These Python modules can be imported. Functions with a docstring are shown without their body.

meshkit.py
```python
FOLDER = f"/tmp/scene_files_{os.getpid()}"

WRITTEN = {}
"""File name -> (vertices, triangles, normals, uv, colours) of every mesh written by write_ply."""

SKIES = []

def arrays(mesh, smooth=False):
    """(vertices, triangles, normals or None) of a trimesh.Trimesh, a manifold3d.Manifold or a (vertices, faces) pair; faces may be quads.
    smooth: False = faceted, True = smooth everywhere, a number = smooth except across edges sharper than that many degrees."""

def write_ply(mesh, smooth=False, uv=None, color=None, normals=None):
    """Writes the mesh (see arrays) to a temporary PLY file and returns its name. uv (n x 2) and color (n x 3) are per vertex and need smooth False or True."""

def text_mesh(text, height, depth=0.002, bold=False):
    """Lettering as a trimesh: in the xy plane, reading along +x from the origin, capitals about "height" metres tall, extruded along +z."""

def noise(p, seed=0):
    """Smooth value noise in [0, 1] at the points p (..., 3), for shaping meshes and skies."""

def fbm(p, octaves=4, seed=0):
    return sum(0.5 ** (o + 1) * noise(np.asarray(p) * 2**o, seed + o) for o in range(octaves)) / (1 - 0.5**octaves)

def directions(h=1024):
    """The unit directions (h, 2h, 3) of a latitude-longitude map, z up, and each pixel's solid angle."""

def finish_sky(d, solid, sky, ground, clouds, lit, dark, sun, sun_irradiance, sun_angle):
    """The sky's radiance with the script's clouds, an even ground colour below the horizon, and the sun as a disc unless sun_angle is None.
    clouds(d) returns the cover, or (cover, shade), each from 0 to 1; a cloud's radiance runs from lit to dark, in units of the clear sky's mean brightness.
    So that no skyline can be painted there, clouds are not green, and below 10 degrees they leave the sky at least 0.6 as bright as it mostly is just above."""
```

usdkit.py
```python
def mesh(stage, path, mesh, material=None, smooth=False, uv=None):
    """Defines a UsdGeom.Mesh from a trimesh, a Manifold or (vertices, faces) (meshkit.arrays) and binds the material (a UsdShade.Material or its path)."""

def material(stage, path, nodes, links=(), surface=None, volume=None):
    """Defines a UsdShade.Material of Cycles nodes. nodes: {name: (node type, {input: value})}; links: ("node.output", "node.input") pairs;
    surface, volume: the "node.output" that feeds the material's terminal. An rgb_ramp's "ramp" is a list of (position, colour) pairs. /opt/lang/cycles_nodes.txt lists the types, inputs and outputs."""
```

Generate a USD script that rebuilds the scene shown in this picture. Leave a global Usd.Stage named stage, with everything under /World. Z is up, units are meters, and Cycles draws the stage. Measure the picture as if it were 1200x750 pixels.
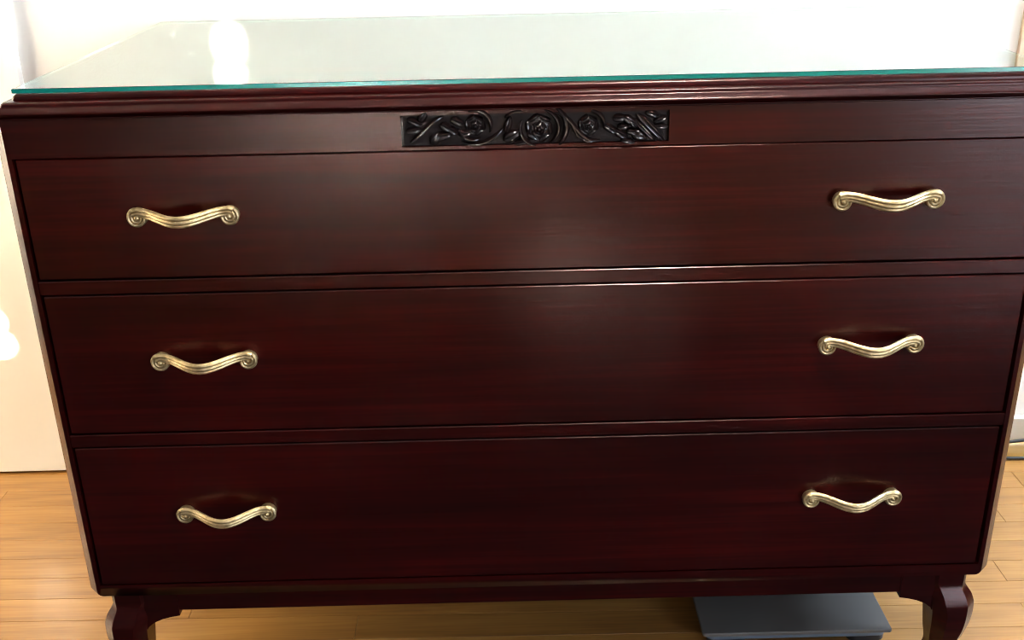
import math, random
import numpy as np, trimesh, manifold3d as m3, usdkit
from shapely.geometry import Polygon, Point
from shapely.ops import unary_union
from pxr import Usd, UsdGeom, UsdLux, Gf, Sdf

stage = Usd.Stage.CreateInMemory()
UsdGeom.SetStageUpAxis(stage, UsdGeom.Tokens.z)
UsdGeom.SetStageMetersPerUnit(stage, 1.0)
UsdGeom.Xform.Define(stage, '/World')
random.seed(7)
rng = np.random.default_rng(7)

# ------------------------------------------------------------------ camera
EXPOSURE = 3.03
CAM = np.array([-0.0357, -1.1031, 0.9789])
YAW, PITCH, ROLL, FPX = 0.0064, 0.3996, -0.0211, 1245.2
F = np.array([math.sin(YAW) * math.cos(PITCH), math.cos(YAW) * math.cos(PITCH), -math.sin(PITCH)])
R0 = np.array([math.cos(YAW), -math.sin(YAW), 0.0]); U0 = np.cross(R0, F)
R = R0 * math.cos(ROLL) + U0 * math.sin(ROLL); U = U0 * math.cos(ROLL) - R0 * math.sin(ROLL)
cam = UsdGeom.Camera.Define(stage, '/World/camera')
cam.CreateHorizontalApertureAttr(36.0); cam.CreateVerticalApertureAttr(22.5)
cam.CreateFocalLengthAttr(FPX * 36.0 / 1200.0)
cam.CreateClippingRangeAttr(Gf.Vec2f(0.01, 100)); cam.CreateExposureAttr(EXPOSURE)
M = Gf.Matrix4d(*R, 0, *U, 0, *(-F), 0, *CAM, 1)
cam.AddTransformOp().Set(M)

# ------------------------------------------------------------------ lights
WALL_Y = 0.560
XL, XR, YF, ZC = -1.95, 1.95, -4.2, 2.45          # room limits
SUN = np.array([0.12, 1.0, -0.25])
WIN = dict(y0=-0.18, y1=0.50, z0=0.92, z1=2.2)      # window in the right wall
WIN_POWER, WIN2_POWER, WIN3_POWER, SUN_POWER, SKY = 8.6, 2.0, 4.9, 5.4, 0.12
LAMP_POWER = 98.0

sun = UsdLux.DistantLight.Define(stage, '/World/sun')
sun.CreateIntensityAttr(SUN_POWER / (math.pi * math.sin(math.radians(.18)) ** 2)); sun.CreateAngleAttr(0.36); sun.CreateColorAttr(Gf.Vec3f(1.0, 0.95, 0.87))
d = SUN / np.linalg.norm(SUN); zax = -d; xax = np.cross([0, 0, 1], zax); xax /= np.linalg.norm(xax); yax = np.cross(zax, xax)
sun.AddTransformOp().Set(Gf.Matrix4d(*xax, 0, *yax, 0, *zax, 0, 0, 0, 0, 1))
dome = UsdLux.DomeLight.Define(stage, '/World/sky'); dome.CreateIntensityAttr(SKY); dome.CreateColorAttr(Gf.Vec3f(0.75, 0.87, 1.0))
WIN2 = dict(y0=-3.6, y1=-2.2, z0=0.06, z1=1.9)     # a second one further down the same wall
WIN3 = dict(y0=-0.05, y1=0.46, z0=0.27, z1=1.6)     # a low one in the left wall, warm evening light
for w_, pw, col, sd in ((WIN, WIN_POWER, (0.74, 0.87, 1.0), 1), (WIN2, WIN2_POWER, (0.78, 0.88, 1.0), 1), (WIN3, WIN3_POWER, (1.0, .84, .58), -1)):
    day = UsdLux.RectLight.Define(stage, '/World/window_daylight' + {0: '', 1: '_001', 2: '_002'}[[WIN, WIN2, WIN3].index(w_)])
    day.CreateWidthAttr(w_['z1'] - w_['z0']); day.CreateHeightAttr(w_['y1'] - w_['y0'])
    day.CreateIntensityAttr(pw); day.CreateColorAttr(Gf.Vec3f(*col))
    # local -z points into the room
    day.AddTransformOp().Set(Gf.Matrix4d(0, 0, -sd, 0, 0, 1, 0, 0, sd, 0, 0, 0, XR + 0.13 if sd > 0 else XL - 0.13, (w_['y0'] + w_['y1']) / 2, (w_['z0'] + w_['z1']) / 2, 1))

# ------------------------------------------------------------------ helpers
used = {}
def numbered(parent, name):
    k = used.get((parent, name), 0); used[(parent, name)] = k + 1
    return f'{parent}/{name}' if k == 0 else f'{parent}/{name}_{k:03d}'
def pathof(p): return '/World' if p is None else (p if isinstance(p, str) else str(p.GetPath()))
def obj(name, mesh, mat, parent=None, smooth=False):
    return usdkit.mesh(stage, numbered(pathof(parent), name), mesh, mat, smooth=smooth).GetPrim()
def xform(name, loc=(0, 0, 0), parent=None):
    x = UsdGeom.Xform.Define(stage, numbered(pathof(parent), name)); x.AddTranslateOp().Set(Gf.Vec3d(*loc)); return x.GetPrim()
def tag(p, label=None, cat=None, group=None, kind=None):
    for k, v in (('label', label), ('category', cat), ('group', group), ('kind', kind)):
        if v: p.SetCustomDataByKey(k, v)
    return p
def cbox(x0, x1, y0, y1, z0, z1, c=0.001):
    v = []
    for a, X in ((1, x0), (-1, x1)):
        for b, Y in ((1, y0), (-1, y1)):
            for e, Z in ((1, z0), (-1, z1)):
                v += [(X, Y + b * c, Z + e * c), (X + a * c, Y, Z + e * c), (X + a * c, Y + b * c, Z)]
    return trimesh.convex.convex_hull(np.array(v))
def box(x0, x1, y0, y1, z0, z1):
    m = trimesh.creation.box((x1 - x0, y1 - y0, z1 - z0)); m.apply_translation(((x0 + x1) / 2, (y0 + y1) / 2, (z0 + z1) / 2)); return m
def cat(ms): return trimesh.util.concatenate(ms)
def mani(tm): return m3.Manifold(m3.Mesh(np.asarray(tm.vertices, np.float32), np.asarray(tm.faces, np.uint32)))
def tri(m):
    q = m.to_mesh(); return trimesh.Trimesh(q.vert_properties[:, :3], q.tri_verts, process=False)
def loft(rings, cap=True):
    n = len(rings[0]); v = np.vstack(rings); f = []
    for i in range(len(rings) - 1):
        a = i * n + np.arange(n); b = i * n + (np.arange(n) + 1) % n
        f += [np.stack([a, b, b + n], 1), np.stack([a, b + n, a + n], 1)]
    if cap:
        k = np.arange(1, n - 1)
        f.append(np.stack([np.zeros_like(k), k + 1, k], 1))
        o = (len(rings) - 1) * n; f.append(np.stack([np.zeros_like(k) + o, k + o, k + 1 + o], 1))
    m = trimesh.Trimesh(v, np.vstack(f), process=False)
    if m.volume < 0: m.invert()
    return m
def tube(pts, r, sides=10):
    p = np.asarray(pts, float); r = np.broadcast_to(r, (len(p),)); t = np.gradient(p, axis=0); t /= np.linalg.norm(t, axis=1, keepdims=True)
    n0 = np.cross(t[0], [0, 0, 1.0] if abs(t[0][2]) < .9 else [1.0, 0, 0]); n0 /= np.linalg.norm(n0); rings = []
    ang = np.arange(sides) * 2 * np.pi / sides
    for i in range(len(p)):
        n0 = n0 - t[i] * (n0 @ t[i]); n0 /= np.linalg.norm(n0); b = np.cross(t[i], n0)
        rings.append(p[i] + r[i] * (np.cos(ang)[:, None] * n0 + np.sin(ang)[:, None] * b))
    return loft(rings)
def spline(ctrl, n):
    from scipy.interpolate import CubicSpline
    c = np.asarray(ctrl, float); s = np.r_[0, np.cumsum(np.linalg.norm(np.diff(c, axis=0), axis=1))]
    return CubicSpline(s, c)(np.linspace(0, s[-1], n))

# ------------------------------------------------------------------ materials
L = '/World/Looks/'
def plain(name, color, rough=.5, metallic=0.0, **kw):
    return usdkit.material(stage, L + name, {'p': ('principled_bsdf', dict(base_color=color, roughness=rough, metallic=metallic, **kw))}, surface='p.BSDF')
def grain(name, dark, mid, light, scale=(1.6, 45, 45), rough=.36, spec=.5, coat=0.0, coat_rough=.25, bump=.05, tint=(1, 1, 1)):
    return usdkit.material(stage, L + name, {
        'g': ('geometry', {}), 'm': ('mapping', {'scale': scale}),
        'n': ('noise_texture', {'scale': 1.0, 'detail': 6, 'roughness': .62, 'distortion': .4}),
        'm2': ('mapping', {'scale': (scale[0] * 3, scale[1] * 5, scale[2] * 5)}),
        'n2': ('noise_texture', {'scale': 1.0, 'detail': 3, 'roughness': .6}),
        'm3': ('mapping', {'scale': (1.2, 3, 3)}), 'n3': ('noise_texture', {'scale': 1.6, 'detail': 3}),
        'a': ('mix_float', {'fac': .35}), 'b': ('mix_float', {'fac': .35}),
        'r': ('rgb_ramp', {'ramp': [(.3, dark), (.5, mid), (.7, light)]}),
        'bu': ('bump', {'strength': bump, 'distance': .002}),
        'p': ('principled_bsdf', {'roughness': rough, 'specular_ior_level': spec, 'specular_tint': tint, 'coat_weight': coat, 'coat_roughness': coat_rough})},
        [('g.position', 'm.vector'), ('m.vector', 'n.vector'), ('g.position', 'm2.vector'), ('m2.vector', 'n2.vector'),
         ('g.position', 'm3.vector'), ('m3.vector', 'n3.vector'), ('n.fac', 'a.a'), ('n2.fac', 'a.b'), ('a.result', 'b.a'), ('n3.fac', 'b.b'),
         ('b.result', 'r.fac'), ('r.color', 'p.base_color'), ('n2.fac', 'bu.height'), ('bu.normal', 'p.normal')], surface='p.BSDF')
WOOD = grain('mahogany', (.006, .0003, .0003), (.020, .0006, .0005), (.050, .0020, .0015), rough=.235, spec=.36, tint=(1, .74, .72), bump=.08)
CARVE = grain('carved_wood', (.004, .002, .002), (.008, .004, .004), (.014, .006, .006), scale=(30, 60, 60), rough=.2, spec=.8, bump=.1)
def oak(name, dark, mid, light):
    return usdkit.material(stage, L + name, {
        'g': ('geometry', {}), 'o': ('object_info', {}), 'off': ('combine_xyz', {}), 'k': ('math', {'math_type': 'multiply', 'value2': 37.0}),
        'ad': ('mix', {'mix_type': 'add', 'fac': 1.0}),
        'm': ('mapping', {'scale': (2.2, 34, 34)}), 'n': ('noise_texture', {'scale': 1.0, 'detail': 5, 'roughness': .6, 'distortion': 1.2}),
        'm2': ('mapping', {'scale': (9, 260, 260)}), 'n2': ('noise_texture', {'scale': 1.0, 'detail': 2}),
        'a': ('mix_float', {'fac': .3}),
        'r': ('rgb_ramp', {'ramp': [(.28, dark), (.5, mid), (.68, light)]}),
        'hv': ('math', {'math_type': 'multiply_add', 'value2': .24, 'value3': .88}),
        'h': ('hsv', {}), 'bu': ('bump', {'strength': .06, 'distance': .001}),
        'p': ('principled_bsdf', {'roughness': .38, 'specular_ior_level': .5, 'coat_weight': .5, 'coat_roughness': .3})},
        [('o.random', 'k.value1'), ('k.value', 'off.x'), ('k.value', 'off.y'), ('g.position', 'ad.color1'), ('off.vector', 'ad.color2'),
         ('ad.color', 'm.vector'), ('m.vector', 'n.vector'), ('ad.color', 'm2.vector'), ('m2.vector', 'n2.vector'), ('n.fac', 'a.a'), ('n2.fac', 'a.b'),
         ('a.result', 'r.fac'), ('o.random', 'hv.value1'), ('hv.value', 'h.value'), ('r.color', 'h.color'), ('h.color', 'p.base_color'),
         ('n2.fac', 'bu.height'), ('bu.normal', 'p.normal')], surface='p.BSDF')
OAK = oak('oak_floor', (.19, .080, .018), (.33, .155, .036), (.41, .215, .060))
def paint(name, c, rough=.55):
    return usdkit.material(stage, L + name, {
        'g': ('geometry', {}), 'n': ('noise_texture', {'scale': 180.0, 'detail': 2}), 'bu': ('bump', {'strength': .08, 'distance': .001}),
        'p': ('principled_bsdf', {'base_color': c, 'roughness': rough})},
        [('g.position', 'n.vector'), ('n.fac', 'bu.height'), ('bu.normal', 'p.normal')], surface='p.BSDF')
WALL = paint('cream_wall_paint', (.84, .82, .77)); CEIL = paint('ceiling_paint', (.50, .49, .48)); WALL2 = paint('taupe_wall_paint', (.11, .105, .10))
DOORP = paint('cream_door_paint', (.90, .86, .76), .4); TRIMW = paint('white_trim_paint', (.85, .86, .86), .35)
TRIMB = paint('beige_trim_paint', (.60, .46, .31), .45); BASEP = paint('greige_baseboard_paint', (.52, .47, .38), .45)
SHOE = grain('shoe_oak', (.33, .18, .04), (.45, .26, .07), (.55, .33, .10))
CARVEB = grain('carved_ground', (.004, .002, .002), (.008, .004, .004), (.014, .006, .006), scale=(30, 60, 60), rough=.5, spec=.2, bump=.1)
BRASS = usdkit.material(stage, L + 'aged_brass', {
    'g': ('geometry', {}), 'n': ('noise_texture', {'scale': 130.0, 'detail': 3}),
    'r': ('rgb_ramp', {'ramp': [(.3, (.43, .31, .145)), (.6, (.66, .51, .29))]}),
    'p': ('principled_bsdf', {'metallic': 1.0, 'roughness': .48})},
    [('g.position', 'n.vector'), ('n.fac', 'r.fac'), ('r.color', 'p.base_color')], surface='p.BSDF')
GLASS = plain('clear_glass', (.80, 1.0, .92), .0, ior=1.5, transmission_weight=1.0)
EDGE = plain('green_glass_edge', (.0, .19, .15), .18)
BLACKGLASS = plain('dark_satin_plate', (.12, .115, .115), .2)
BLACKPL = plain('black_plastic', (.012, .012, .014), .5)
STEEL = plain('blue_grey_body', (.10, .14, .19), .3)
CORD = plain('black_cord', (.012, .012, .012), .45)
LAMPM = usdkit.material(stage, L + 'lamp_bulb', {'e': ('emission', {'color': (1.0, .88, .76), 'strength': LAMP_POWER})}, surface='e.emission')
PANE = usdkit.material(stage, L + 'window_pane', {'t': ('transparent_bsdf', {'color': (1, 1, 1)}), 'g': ('glossy_bsdf', {'roughness': .0, 'color': (1, 1, 1)}), 'q': ('geometry', {}),
    'i': ('math', {'math_type': 'subtract', 'value1': 1.0}), 'k': ('math', {'math_type': 'multiply'}), 'f': ('fresnel', {'IOR': 1.45}), 'm': ('mix_closure', {})},
    [('q.backfacing', 'i.value2'), ('i.value', 'k.value1'), ('f.fac', 'k.value2'), ('k.value', 'm.fac'), ('t.BSDF', 'm.closure1'), ('g.BSDF', 'm.closure2')], surface='m.closure')
SHADE = plain('blind_cloth', (.12, .12, .13), .8)
RUG = plain('rug_weave', (.007, .007, .010), .95)

# ------------------------------------------------------------------ the room
ANG = -0.010                                             # the boards run a hair out of line with the wall
floor = tag(xform('floor'), kind='structure')
obj('subfloor', box(XL - .1, XR + .1, YF - .1, WALL_Y + .12, -.06, -.0205), SHOE, floor)
W = 0.0508
def board(x0, x1, yc):
    m = cbox(x0 + .0002, x1 - .0002, yc - W / 2 + .00015, yc + W / 2 - .00015, -.02, 0, .0004)
    c, s = math.cos(ANG), math.sin(ANG); v = m.vertices.copy(); m.vertices = np.stack([c * v[:, 0] - s * v[:, 1], s * v[:, 0] + c * v[:, 1], v[:, 2]], 1)
    return m
rest = []
y0 = 0.137 + W / 2                                       # a seam passes y = 0.137
for row in range(-68, 10):
    yc = y0 + row * W
    if yc > WALL_Y + .09 or yc < YF - .05: continue
    near = yc > -1.3
    x = XL - .06 - rng.uniform(0, .6)
    fixed = {-1: .690, 0: .25, 1: 1.0, -2: -.28}.get(row)       # joints that the photograph shows
    while x < XR + .06:
        x2 = x + rng.uniform(.55, 1.25) * (1 if near else 1.4)
        if fixed is not None and x < fixed < x2 + .25: x2 = fixed; fixed = None
        if x2 > XR - .2: x2 = XR + .08
        if x2 > XL:
            b = board(max(x, XL - .06), x2, yc)
            if near: obj('plank', b, OAK, floor)
            else: rest.append(b)
        x = x2
tag(obj('far_planks', cat(rest), OAK, floor), kind='stuff')

DOOR = (-1.62, -.822)                                    # door leaf behind the dresser's left side
wb = mani(box(XL - .1, XR + .1, WALL_Y, WALL_Y + .1, 0, ZC)) - mani(box(DOOR[0] - .004, DOOR[1] + .004, WALL_Y - 1, WALL_Y + .05, -1, 2.035))
tag(obj('wall_back', tri(wb), WALL), kind='structure')
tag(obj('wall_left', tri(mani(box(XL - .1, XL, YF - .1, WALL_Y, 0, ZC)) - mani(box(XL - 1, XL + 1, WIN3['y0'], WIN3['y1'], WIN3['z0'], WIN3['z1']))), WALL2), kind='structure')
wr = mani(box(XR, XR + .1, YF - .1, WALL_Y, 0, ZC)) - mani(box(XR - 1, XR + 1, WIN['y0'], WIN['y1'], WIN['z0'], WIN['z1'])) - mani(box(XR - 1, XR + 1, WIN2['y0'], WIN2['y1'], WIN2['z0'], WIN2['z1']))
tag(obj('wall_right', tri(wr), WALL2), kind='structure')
FW = dict(x0=-1.75, x1=.25, z0=.35, z1=2.3)
wf = mani(box(XL, XR, YF - .1, YF, 0, ZC)) - mani(box(FW['x0'], FW['x1'], YF - 1, YF + 1, FW['z0'], FW['z1']))
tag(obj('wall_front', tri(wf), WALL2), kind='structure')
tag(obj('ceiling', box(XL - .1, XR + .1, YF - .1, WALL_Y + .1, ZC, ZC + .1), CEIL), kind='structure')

def window(n, axis, at, a0, a1, z0, z1, bars):
    w = tag(xform(f'window_{n}'), kind='structure')
    def bb(p0, p1, q0, q1, t0, t1, c=.003):
        return cbox(p0, p1, at + t0, at + t1, q0, q1, c) if axis == 'x' else cbox(at + t0, at + t1, p0, p1, q0, q1, c)
    fr = [bb(a0, a0 + .05, z0, z1, .02, .08), bb(a1 - .05, a1, z0, z1, .02, .08), bb(a0, a1, z0, z0 + .05, .02, .08), bb(a0, a1, z1 - .05, z1, .02, .08)]
    obj('window_frame', cat(fr), TRIMW, w)
    for k in range(1, bars): obj('glazing_bar', bb(a0 + (a1 - a0) * k / bars - .02, a0 + (a1 - a0) * k / bars + .02, z0 + .05, z1 - .05, .03, .07), TRIMW, w)
    pn = box(a0 + .05, a1 - .05, at + .048, at + .0481, z0 + .05, z1 - .05) if axis == 'x' else box(at + .048, at + .0481, a0 + .05, a1 - .05, z0 + .05, z1 - .05)
    v = trimesh.Trimesh(*((lambda q: (q.vertices, q.faces))(pn)))
    obj('pane', v, PANE, w)
    return w
window(1, 'y', XR, WIN['y0'], WIN['y1'], WIN['z0'], WIN['z1'], 3)
window(3, 'y', XR, WIN2['y0'], WIN2['y1'], WIN2['z0'], WIN2['z1'], 2)
window(4, 'y', XL - .1, WIN3['y0'], WIN3['y1'], WIN3['z0'], WIN3['z1'], 1)
# front window, its drawn blind has a few gaps that the sun comes through
w2 = window(2, 'x', YF - .1, FW['x0'], FW['x1'], FW['z0'], FW['z1'], 1)
def hole(T):                                             # where the sunbeam that ends at T passes the blind
    t = (T[1] - (YF - .02)) / SUN[1]; return T[0] - SUN[0] * t, T[2] - SUN[2] * t
bl = box(FW['x0'], FW['x1'], YF - .021, YF - .018, FW['z0'], FW['z1'])
cuts = []
def lobe(x, z, rx, rz):
    p = Point(0, 0).buffer(1, 10); from shapely import affinity
    return affinity.translate(affinity.scale(p, rx, rz), x, z)
for T, parts in (((-.449, WALL_Y, .833), ((.001, -.018, .015, .022), (-.002, .028, .013, .013))),
                 ((-.892, WALL_Y, .274), ((-.008, .021, .014, .014), (-.003, -.020, .017, .015))),
                 ((.085, -1.60, 0), ((.0, .018, .040, .024), (.015, -.018, .045, .024)))):
    hx_, hz_ = hole(T)
    cuts.append(unary_union([lobe(hx_ + a, hz_ + b, c, e) for a, b, c, e in parts]))
from shapely.geometry import box as sbox
sh = sbox(FW['x0'], FW['x1'], FW['z0'], FW['z1']).difference(unary_union(cuts))
bl = trimesh.creation.extrude_polygon(sh, .003, engine='earcut'); bl.vertices = np.stack([bl.vertices[:, 0], YF - .018 - bl.vertices[:, 2], bl.vertices[:, 1]], 1); bl.fix_normals()
obj('blind', bl, SHADE, w2)

# door on the left with its casing, casing on the right, baseboard
dr = tag(xform('door_1'), kind='structure')
obj('door_leaf', cbox(DOOR[0], DOOR[1], WALL_Y - .003, WALL_Y + .037, .005, 2.03, .002), DOORP, dr)
kn = trimesh.creation.revolve(np.array([[0, 0], [.026, 0], [.026, .006], [.011, .01], [.010, .03], [.024, .04], [.028, .052], [.02, .064], [0, .067]]), sections=28)
kn.apply_transform(trimesh.transformations.rotation_matrix(math.pi / 2, [1, 0, 0])); kn.apply_translation((DOOR[0] + .07, WALL_Y - .0032, .98)); kn.fix_normals()
obj('door_handle', kn, BRASS, dr, smooth=35)
t1 = tag(xform('trim_1'), kind='structure')
obj('casing', cbox(DOOR[1] + .003, -.768, WALL_Y - .011, WALL_Y, 0, 2.09, .004), TRIMW, t1)
obj('casing', cbox(DOOR[0] - .06, DOOR[0] - .003, WALL_Y - .011, WALL_Y, 0, 2.09, .004), TRIMW, t1)
obj('casing', cbox(DOOR[0] - .003, DOOR[1] + .003, WALL_Y - .011, WALL_Y, 2.034, 2.09, .004), TRIMW, t1)
tag(obj('trim_2', cbox(.763, .835, WALL_Y - .006, WALL_Y, 0, ZC, .002), TRIMB), kind='structure')
def baseboard(name, x0, x1):
    b = tag(xform(name), kind='structure')
    obj('board', cbox(x0, x1, WALL_Y - .013, WALL_Y, 0, .072, .003), BASEP, b)
    a = np.linspace(0, math.pi / 2, 7); pf = [(0, 0)] + [(.016 * math.cos(t), .024 * math.sin(t)) for t in a]
    q = trimesh.creation.extrude_polygon(Polygon(pf), x1 - x0, engine='earcut'); v = q.vertices
    q.vertices = np.stack([x0 + v[:, 2], WALL_Y - .013 - v[:, 0], v[:, 1]], 1); q.fix_normals()
    obj('shoe_moulding', q, SHOE, b, smooth=40)
baseboard('baseboard_right', .836, XR); baseboard('baseboard_back', -.767, .762)

# pendant lamp over the dresser, out of the frame
lamp = tag(xform('pendant_lamp', (.30, -.42, 0)), 'small pendant lamp with a white cone shade hanging above the dresser', 'lamp')
def lathe(prof, mat, name, parent, smooth=35):
    q = trimesh.creation.revolve(np.array(prof, float), sections=40); q.fix_normals(); return obj(name, q, mat, parent, smooth=smooth)
lathe([(0, ZC - .03), (.05, ZC - .03), (.055, ZC), (0, ZC)], TRIMW, 'ceiling_rose', lamp)
lathe([(0, 1.93), (.003, 1.93), (.003, ZC - .03), (0, ZC - .03)], CORD, 'cord', lamp)
lathe([(0, 1.93), (.022, 1.93), (.024, 1.91), (.024, 1.85), (.0, 1.85)], TRIMW, 'socket', lamp)
lathe([(.024, 1.90), (.05, 1.90), (.17, 1.78), (.172, 1.78), (.052, 1.903), (.024, 1.903)], TRIMW, 'shade', lamp)
a = np.linspace(-math.pi / 2, math.pi / 2, 17); lathe([(.035 * math.cos(t), 1.80 + .045 * math.sin(t)) for t in a], LAMPM, 'bulb', lamp)
# dark rug in front of the dresser, out of the frame
tag(obj('rug', cbox(-1.7, 1.7, -1.30, -.03, 0, .012, .004), RUG), 'dark blue-grey woven rug on the floor in front of the dresser', 'rug')

# ------------------------------------------------------------------ the dresser
Z = 0.015                                                # all heights below were measured from 15 mm above the floor
H, HW = .5615, .5512                                     # half widths: case, drawer opening
D1, D2, D3 = (.5572, .6948), (.3645, .5397), (.150, .3468)
dresser = tag(xform('dresser'), 'dark red-brown mahogany chest of three wide drawers with brass scroll handles', 'dresser')

# case: upright front corners and bottom edge rounded
pts = []
CH = .0125                                               # wide chamfer on the front corners
for sx in (-1, 1):
    for X, cy, r in ((H - .0055, .0010, .001), (H - .0055 + CH - .001, CH, .001), (H - .0055 + CH - .001, .513, .001)):
        for X2, z in [(X - .007 * (1 - math.sin(t)), .134 + Z + .007 * (1 - math.cos(t))) for t in np.linspace(0, math.pi / 2, 6)] + [(X, .7355 + Z)]:
            a = np.linspace(0, 2 * math.pi, 9)[:-1]; pts.append(np.stack([sx * X2 + r * np.cos(a), cy + r * np.sin(a), np.full(8, z)], 1))
case = m3.Manifold.hull_points(np.vstack(pts).astype(np.float32))
case = case - mani(box(-HW, HW, -.1, .045, D3[0] + Z, D1[1] + Z)) - mani(box(-.1405, .1405, -.1, .0045, .6985 + Z, .7315 + Z))
obj('case', tri(case), WOOD, dresser, smooth=30)
for zb, zt in ((D2[1], D1[0]), (D3[1], D2[0])):
    obj('rail', cbox(-HW + .0003, HW - .0003, .0, .044, zb + .0008 + Z, zt - .0008 + Z, .0008), WOOD, dresser)

def ring(hx, yf, z, r=.004, yb=.535, n=5):
    out = []
    for cx, cy, a0 in ((hx - r, yb - r, 0), (-hx + r, yb - r, 90), (-hx + r, yf + r, 180), (hx - r, yf + r, 270)):
        for a in np.radians(np.linspace(a0, a0 + 90, n)): out.append((cx + r * math.cos(a), cy + r * math.sin(a), z + Z))
    return np.array(out)
obj('top_slab', loft([ring(*q) for q in ((.5455, .0130, .7536), (.5455, .0130, .7550), (.5445, .0140, .7575), (.5425, .0155, .7593), (.5400, .0180, .7600))]), WOOD, dresser, smooth=35)
obj('top_moulding', loft([ring(*q) for q in ((.5620, -.0005, .7356), (.5635, -.0020, .7361), (.5640, -.0026, .7368), (.5635, -.0020, .7376), (.5620, -.0008, .7381),
     (.5630, -.0018, .7390), (.5650, -.0040, .7410), (.5655, -.0050, .7418), (.5655, -.0050, .7428), (.5640, -.0036, .7445), (.5580, -.0005, .7470), (.5545, .0020, .7486),
     (.5545, .0020, .7500), (.5535, .0026, .7518), (.5520, .0040, .7530), (.5500, .0065, .7535))]), WOOD, dresser, smooth=30)

# handles: a reeded bow between two scrolls
def make_handle(cx, cz):
    S = .0491
    x = np.linspace(-S - .004, S + .004, 49); t = np.clip(np.abs(x) / S, 0, 1.08)
    bow = .5 * (1 + np.cos(np.pi * np.clip(t, 0, 1)))
    yy = -.0085 - .020 * bow; zz = .0060 - .0058 * bow - .0015 * np.clip(t - 1, 0, 1) / .08
    p = np.stack([x, yy, zz], 1); tg = np.gradient(p, axis=0); tg /= np.linalg.norm(tg, axis=1, keepdims=True)
    half = .0060 + .0012 * bow
    prof = []                                            # (across, out) of the reeded strip
    for k, a in enumerate(np.linspace(-1, 1, 25)):
        prof.append((a, .0022 * math.sqrt(max(0, 1 - a * a)) + .0011 * abs(math.sin(1.5 * math.pi * (a + 1))) * (1 if abs(a) < .98 else 0)))
    prof = prof[::-1] + [(a, -.0022 * math.sqrt(max(0, 1 - a * a)) - .0003) for a in np.linspace(-1, 1, 9)[1:-1]]
    rings = []
    for i in range(len(x)):
        up = np.array([0, -.25, 1.0]); up -= tg[i] * (up @ tg[i]); up /= np.linalg.norm(up); out = np.cross(tg[i], up); out = out if out[1] < 0 else -out
        rings.append(np.array([p[i] + up * a * half[i] + out * o * 1.25 for a, o in prof]))
    parts = [loft(rings)]
    for s in (-1, 1):
        disc = trimesh.creation.revolve(np.array([[0, 0], [.0098, 0], [.0100, .006], [.0094, .0082], [.006, .0088], [0, .0092]]), sections=32)
        disc.apply_transform(trimesh.transformations.rotation_matrix(math.pi / 2, [1, 0, 0])); disc.fix_normals(); disc.apply_translation((s * S, 0, 0)); parts.append(disc)
        th = np.linspace(0, 4.2 * math.pi, 90); rad = .0100 - .0073 * th / th[-1]
        # starts on top of the scroll where the bow arrives, winds outwards, down and in
        ang = math.pi / 2 - s * th if True else 0
        sp = np.stack([s * S + rad * np.cos(ang), -.0088 - .0006 * th / th[-1], rad * np.sin(ang)], 1)
        parts.append(tube(sp, .0021 - .0006 * th / th[-1], 8))
        b = trimesh.creation.icosphere(2, .0030); b.apply_translation((s * S, -.0095, 0)); parts.append(b)
    m = cat(parts); m.apply_translation((cx, 0, cz)); return m
HX = tuple(-.0357 + (a + .04865 + .0357) * 1.0095 for a in (-.4234, .3260))
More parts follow.
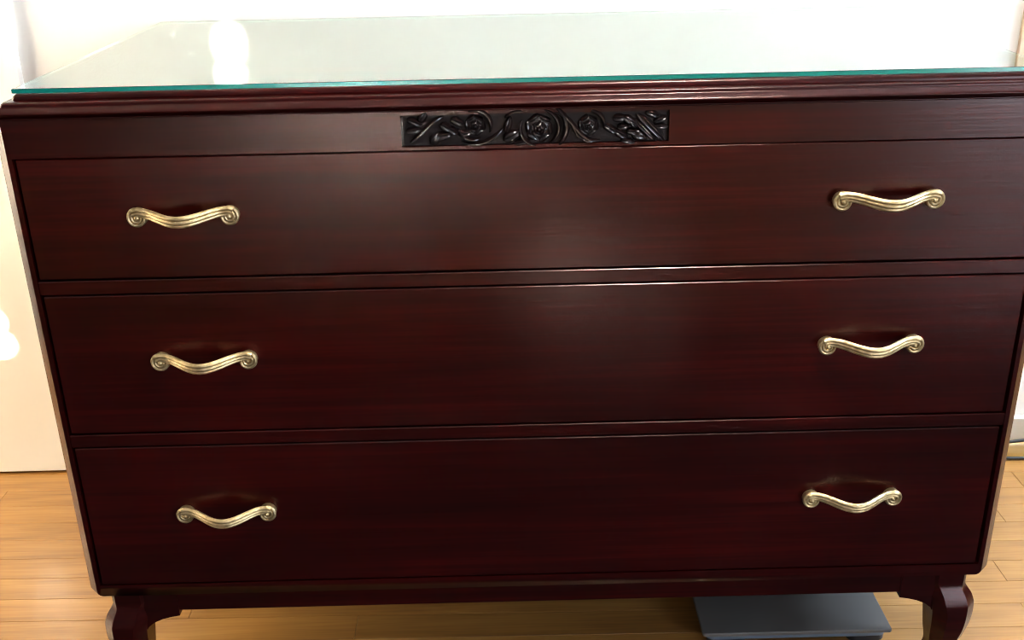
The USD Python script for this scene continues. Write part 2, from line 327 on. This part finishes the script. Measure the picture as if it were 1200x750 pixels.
for (zb, zt), hz in zip((D1, D2, D3), (.4832, .3141, .1123)):
    dw = obj('drawer', cbox(-.5485, .5475, .0004, .0225, zb + .0012 + Z, zt - .0012 + Z, .0012), WOOD, dresser)
    for hx in HX: obj('handle', make_handle(hx, .9639 + (hz + .150 - .9639) * 1.0095 + Z), BRASS, dw, smooth=40)

# carved panel: flowers, leaves and scrolls in relief
def relief(pts2, top):                                    # pts2 n x 2 outline rings from outside in, heights
    pass
VC = .715 + Z
def uv(px, py): return (px - 627.5) / 1122.0, (152.0 - (px - 627.5) * .031 - py) / 1105.0
def place(v): v = np.asarray(v, float); return np.stack([v[:, 0], .004 - v[:, 2], VC + v[:, 1]], 1)
def leaf(px, py, ang, ln, wd, h=.0085, bend=0.0, groove=.35, grow=1.22):
    u0, v0 = uv(px, py); ln *= grow / 1115; wd *= grow * 1.08 / 1115; n = 13; k = 9; rings = []
    for s in np.linspace(-1, 1, n):
        w = wd / 2 * (max(1 - s * s, 0) ** .6) * (1 - .25 * s) + 1e-5
        c = np.array([s * ln / 2, bend / 1115 * (1 - s * s)]); row = []
        for a in np.linspace(-1, 1, k):
            row.append((c[0], c[1] + a * w, h * math.sqrt(max(0, 1 - s * s * .9)) * ((1 - a * a) ** .5 * 1.0 - groove * math.exp(-(a / .28) ** 2) * .8)))
        row += [(c[0], c[1] + w * .9, -.001), (c[0], c[1] - w * .9, -.001)]
        rings.append(np.array(row))
    m = loft(rings); c, s = math.cos(ang), math.sin(ang); v = m.vertices
    v = np.stack([u0 + c * v[:, 0] - s * v[:, 1], v0 + s * v[:, 0] + c * v[:, 1], v[:, 2]], 1); m.vertices = place(v); m.fix_normals(); return m
def crescent(px, py, r, a0, a1, w, h=.0085):
    u0, v0 = uv(px, py); r /= 1115; w /= 1115; a = np.radians(np.linspace(a0, a1, 22)); k = np.linspace(-1, 1, 22)
    tw = np.maximum(w / 2 * (1 - k * k) ** .5, .0004)
    q = tube(np.stack([u0 + r * np.cos(a), v0 + r * np.sin(a), np.full(22, .0015)], 1), tw, 10)
    v = q.vertices; v[:, 2] = np.where(v[:, 2] > .0015, .0015 + (v[:, 2] - .0015) * h / (w / 2) * .8, v[:, 2]); q.vertices = place(v); q.fix_normals(); return q
def flower(px, py, r, n=6):
    u0, v0 = uv(px, py); parts = []
    for ring_, (rr, sz, hh, cnt) in enumerate(((r * .80, r * .62, .0062, n), (r * .46, r * .46, .0090, n - 1))):
        for k in range(cnt):
            a = 2 * math.pi * (k + .5 * ring_) / cnt
            parts.append(leaf(px + rr * math.cos(a), py - rr * math.sin(a), a + math.pi / 2, sz * 1.7, sz * 1.15, hh, bend=sz * .25, groove=.45, grow=1.0))
    s = trimesh.creation.icosphere(2, 1); s.vertices = place(s.vertices * (r * .22 / 1115, r * .22 / 1115, .0105) + (u0, v0, 0)); s.fix_normals(); parts.append(s)
    return cat(parts)
def stem(pxs, w, h=.0070):
    c = np.array([uv(*p) for p in pxs]); q = spline(np.c_[c, np.zeros(len(c))], 26); k = np.linspace(-1, 1, 26)
    t = tube(q + (0, 0, .001), np.maximum(w / 2230 * (1 - .7 * k ** 4), .0004), 10); v = t.vertices; v[:, 2] = np.where(v[:, 2] > .001, .001 + (v[:, 2] - .001) * h / (w / 2230), v[:, 2]); t.vertices = place(v); t.fix_normals(); return t
panel = tag(obj('carved_panel', cbox(-.1403, .1403, .0036, .010, .6987 + Z, .7313 + Z, .0004), CARVEB, dresser), 'shallow carved strip of roses, leaves and scrolls in the middle of the frieze')
for p, r in (((557, 149), 12), ((632, 152), 16), ((690, 148), 12)): obj('flower', flower(*p, r), CARVE, panel, smooth=40)
for c in (((557, 150), 18.5, -25, 120, 6), ((634, 151), 21, -65, 85, 6), ((635, 151), 29, -50, 60, 8), ((690, 149), 19, -10, 85, 6), ((692, 150), 16, 200, 300, 5), ((630, 152), 20, 150, 270, 5), ((555, 149), 17, 190, 300, 5)):
    obj('scroll', crescent(*c[0], *c[1:]), CARVE, panel, smooth=40)
for s_ in ((((648, 133), (662, 138), (674, 150), (686, 162), (704, 165)), 6), (((655, 134), (668, 143), (676, 157), (690, 167)), 3.5), (((592, 140), (600, 134), (615, 133)), 4),
           (((480, 170), (492, 160), (503, 150), (520, 139)), 5), (((540, 168), (556, 171), (575, 165), (590, 152)), 5)):
    obj('stem', stem(*s_), CARVE, panel, smooth=40)
for lf in ((486, 146, -.4, 16, 7), (496, 140, .9, 13, 8), (484, 156, .1, 15, 7), (510, 165, 1.0, 15, 10), (523, 152, -.5, 14, 8), (536, 145, -.4, 14, 8), (531, 156, -.5, 13, 8), (519, 162, .2, 20, 9),
           (545, 159, .2, 14, 7), (600, 161, .5, 19, 11), (596, 148, 1.3, 17, 8), (612, 168, .2, 16, 6), (717, 152, -.5, 18, 7), (727, 139, .1, 14, 8), (737, 141, -.5, 12, 8), (743, 145, -.9, 12, 7), (731, 149, .2, 12, 7),
           (729, 158, -.5, 16, 8), (742, 155, -.2, 12, 7), (750, 159, -.5, 17, 11), (737, 166, -.2, 15, 6), (764, 150, -.78, 40, 8), (757, 153, -.78, 34, 6), (766, 134, -.3, 15, 7), (775, 140, .4, 14, 7), (776, 148, 0, 14, 6)):
    obj('leaf', leaf(*lf[:2], lf[2], lf[3], lf[4]), CARVE, panel, smooth=40)
obj('bead', cbox(-.1403, -.1375, -.0015, .006, .6995 + Z, .7305 + Z, .001), CARVE, panel)

# apron with stepped corner wings, cabriole legs
obj('apron', cbox(-.505, .505, .006, .026, .1045 + Z, .1345 + Z, .0015), WOOD, dresser)
ZL = lambda z: (z + Z)
for s in (-1, 1):
    cv = [(.4595, .1345), (.4595, .0985), (.470, .0967), (.482, .0935), (.493, .0885), (.501, .082), (.5045, .076), (.512, .076), (.512, .1345)]
    g = trimesh.creation.extrude_polygon(Polygon([(s * a, b) for a, b in cv]), .022, engine='earcut'); v = g.vertices
    g.vertices = np.stack([v[:, 0],   .004 + v[:, 2], v[:, 1] + Z], 1); g.fix_normals(); obj('wing_bracket', g, WOOD, dresser)
def leg(sx, front):
    # z, outer x, inner x, front y, back y, chamfer
    sec = [(.1345, .5415, .500, .0005, .050, .005), (.1200, .5415, .500, .0005, .050, .005), (.1140, .5440, .500, -.0010, .051, .008), (.1020, .5520, .5005, -.007, .052, .012), (.0900, .5555, .5025, -.011, .052, .013), (.0760, .5560, .5040, -.012, .050, .014),
           (.0560, .5540, .5055, -.010, .046, .013), (.0360, .5500, .5070, -.006, .042, .012), (.0180, .5460, .5090, -.003, .038, .011), (.0080, .5470, .5080, -.005, .039, .011), (.0000, .5530, .5040, -.010, .042, .012), (-.0080, .5555, .5020, -.012, .044, .012), (-.0150, .5520, .5050, -.009, .041, .011)]
    from scipy.interpolate import PchipInterpolator
    S = np.array(sec)[::-1]; zs = np.unique(np.r_[S[:, 0], np.linspace(S[0, 0], S[-1, 0], 26)]); Q = PchipInterpolator(S[:, 0], S[:, 1:])(zs); rings = []
    for z, (o, i, yf, yb, c) in zip(zs, Q):
        pl = [(o - c, yf), (o, yf + c), (o, yb - c), (o - c, yb), (i + c, yb), (i, yb - c), (i, yf + c), (i + c, yf)]
        rings.append(np.array([(sx * a, b if front else .52 - b, z + Z) for a, b in pl]))
    return loft(rings)
for fr in (True, False):
    for s in (-1, 1): obj('leg', leg(s, fr), WOOD, dresser, smooth=28)

# ------------------------------------------------------------------ the glass on top
gt = tag(xform('glass_top'), 'clear glass sheet with a green edge lying on the dresser', 'glass top')
GX, GY0, GY1, GZ = .5445, .016, .554, .7603 + Z
obj('sheet', cbox(-GX + .0004, GX - .0004, GY0 + .0004, GY1 - .0004, GZ, GZ + .0049, .0003), GLASS, gt)
ed = [box(-GX, GX, GY0 - .0001, GY0 + .0002, GZ + .0004, GZ + .0045), box(-GX, GX, GY1 - .0002, GY1 + .0001, GZ + .0004, GZ + .0045),
      box(-GX - .0001, -GX + .0002, GY0, GY1, GZ + .0004, GZ + .0045), box(GX - .0002, GX + .0001, GY0, GY1, GZ + .0004, GZ + .0045)]
tag(obj('edge', cat(ed), EDGE, gt), 'teal green polished edge of the glass')

# ------------------------------------------------------------------ scale under the dresser
sc = tag(xform('bathroom_scale'), 'flat dark grey bathroom scale with black feet on the floor under the dresser', 'bathroom scale')
def rslab(x0, x1, y0, y1, r, z0, z1, c=.0012):
    pl = lambda k: np.array(sbox(x0 + r, y0 + r, x1 - r, y1 - r).buffer(r - k, 6).exterior.coords)[:-1]
    a, b = pl(c), pl(0)
    return loft([np.c_[q, np.full(len(q), z)] for q, z in ((a, z0), (b, z0 + c), (b, z1 - c), (a, z1))])
SX0, SX1, SY0, SY1 = .2205, .4765, .048, .318
obj('platform', rslab(SX0, SX1, SY0, SY1, .004, .0205, .0265), BLACKGLASS, sc, smooth=30)
obj('body', rslab(SX0 + .006, SX1 - .006, SY0 + .004, SY1 - .006, .010, .0125, .0206), STEEL, sc, smooth=30)
for fx in (SX0 + .036, SX1 - .030):
    for fy in (SY0 + .026, SY1 - .03):
        obj('foot', rslab(fx - .026, fx + .026, fy - .017, fy + .017, .012, 0, .0127), BLACKPL, sc, smooth=30)

# ------------------------------------------------------------------ cord by the right baseboard
cd = spline([(.60, .533, .012), (.74, .523, .010), (.86, .521, .005), (.95, .520, .004), (1.10, .510, .004), (1.30, .490, .004), (1.50, .480, .004), (1.62, .500, .004), (1.60, .527, .006), (1.45, .5265, .012),
             (1.2, .5260, .030), (1.0, .528, .040), (.90, .5295, .038), (.84, .529, .033), (.74, .531, .024), (.62, .545, .016)], 140)
tag(obj('power_cord', tube(cd, .0028, 8), CORD, None, smooth=50), 'black power cord running along the floor at the right baseboard', 'cord')
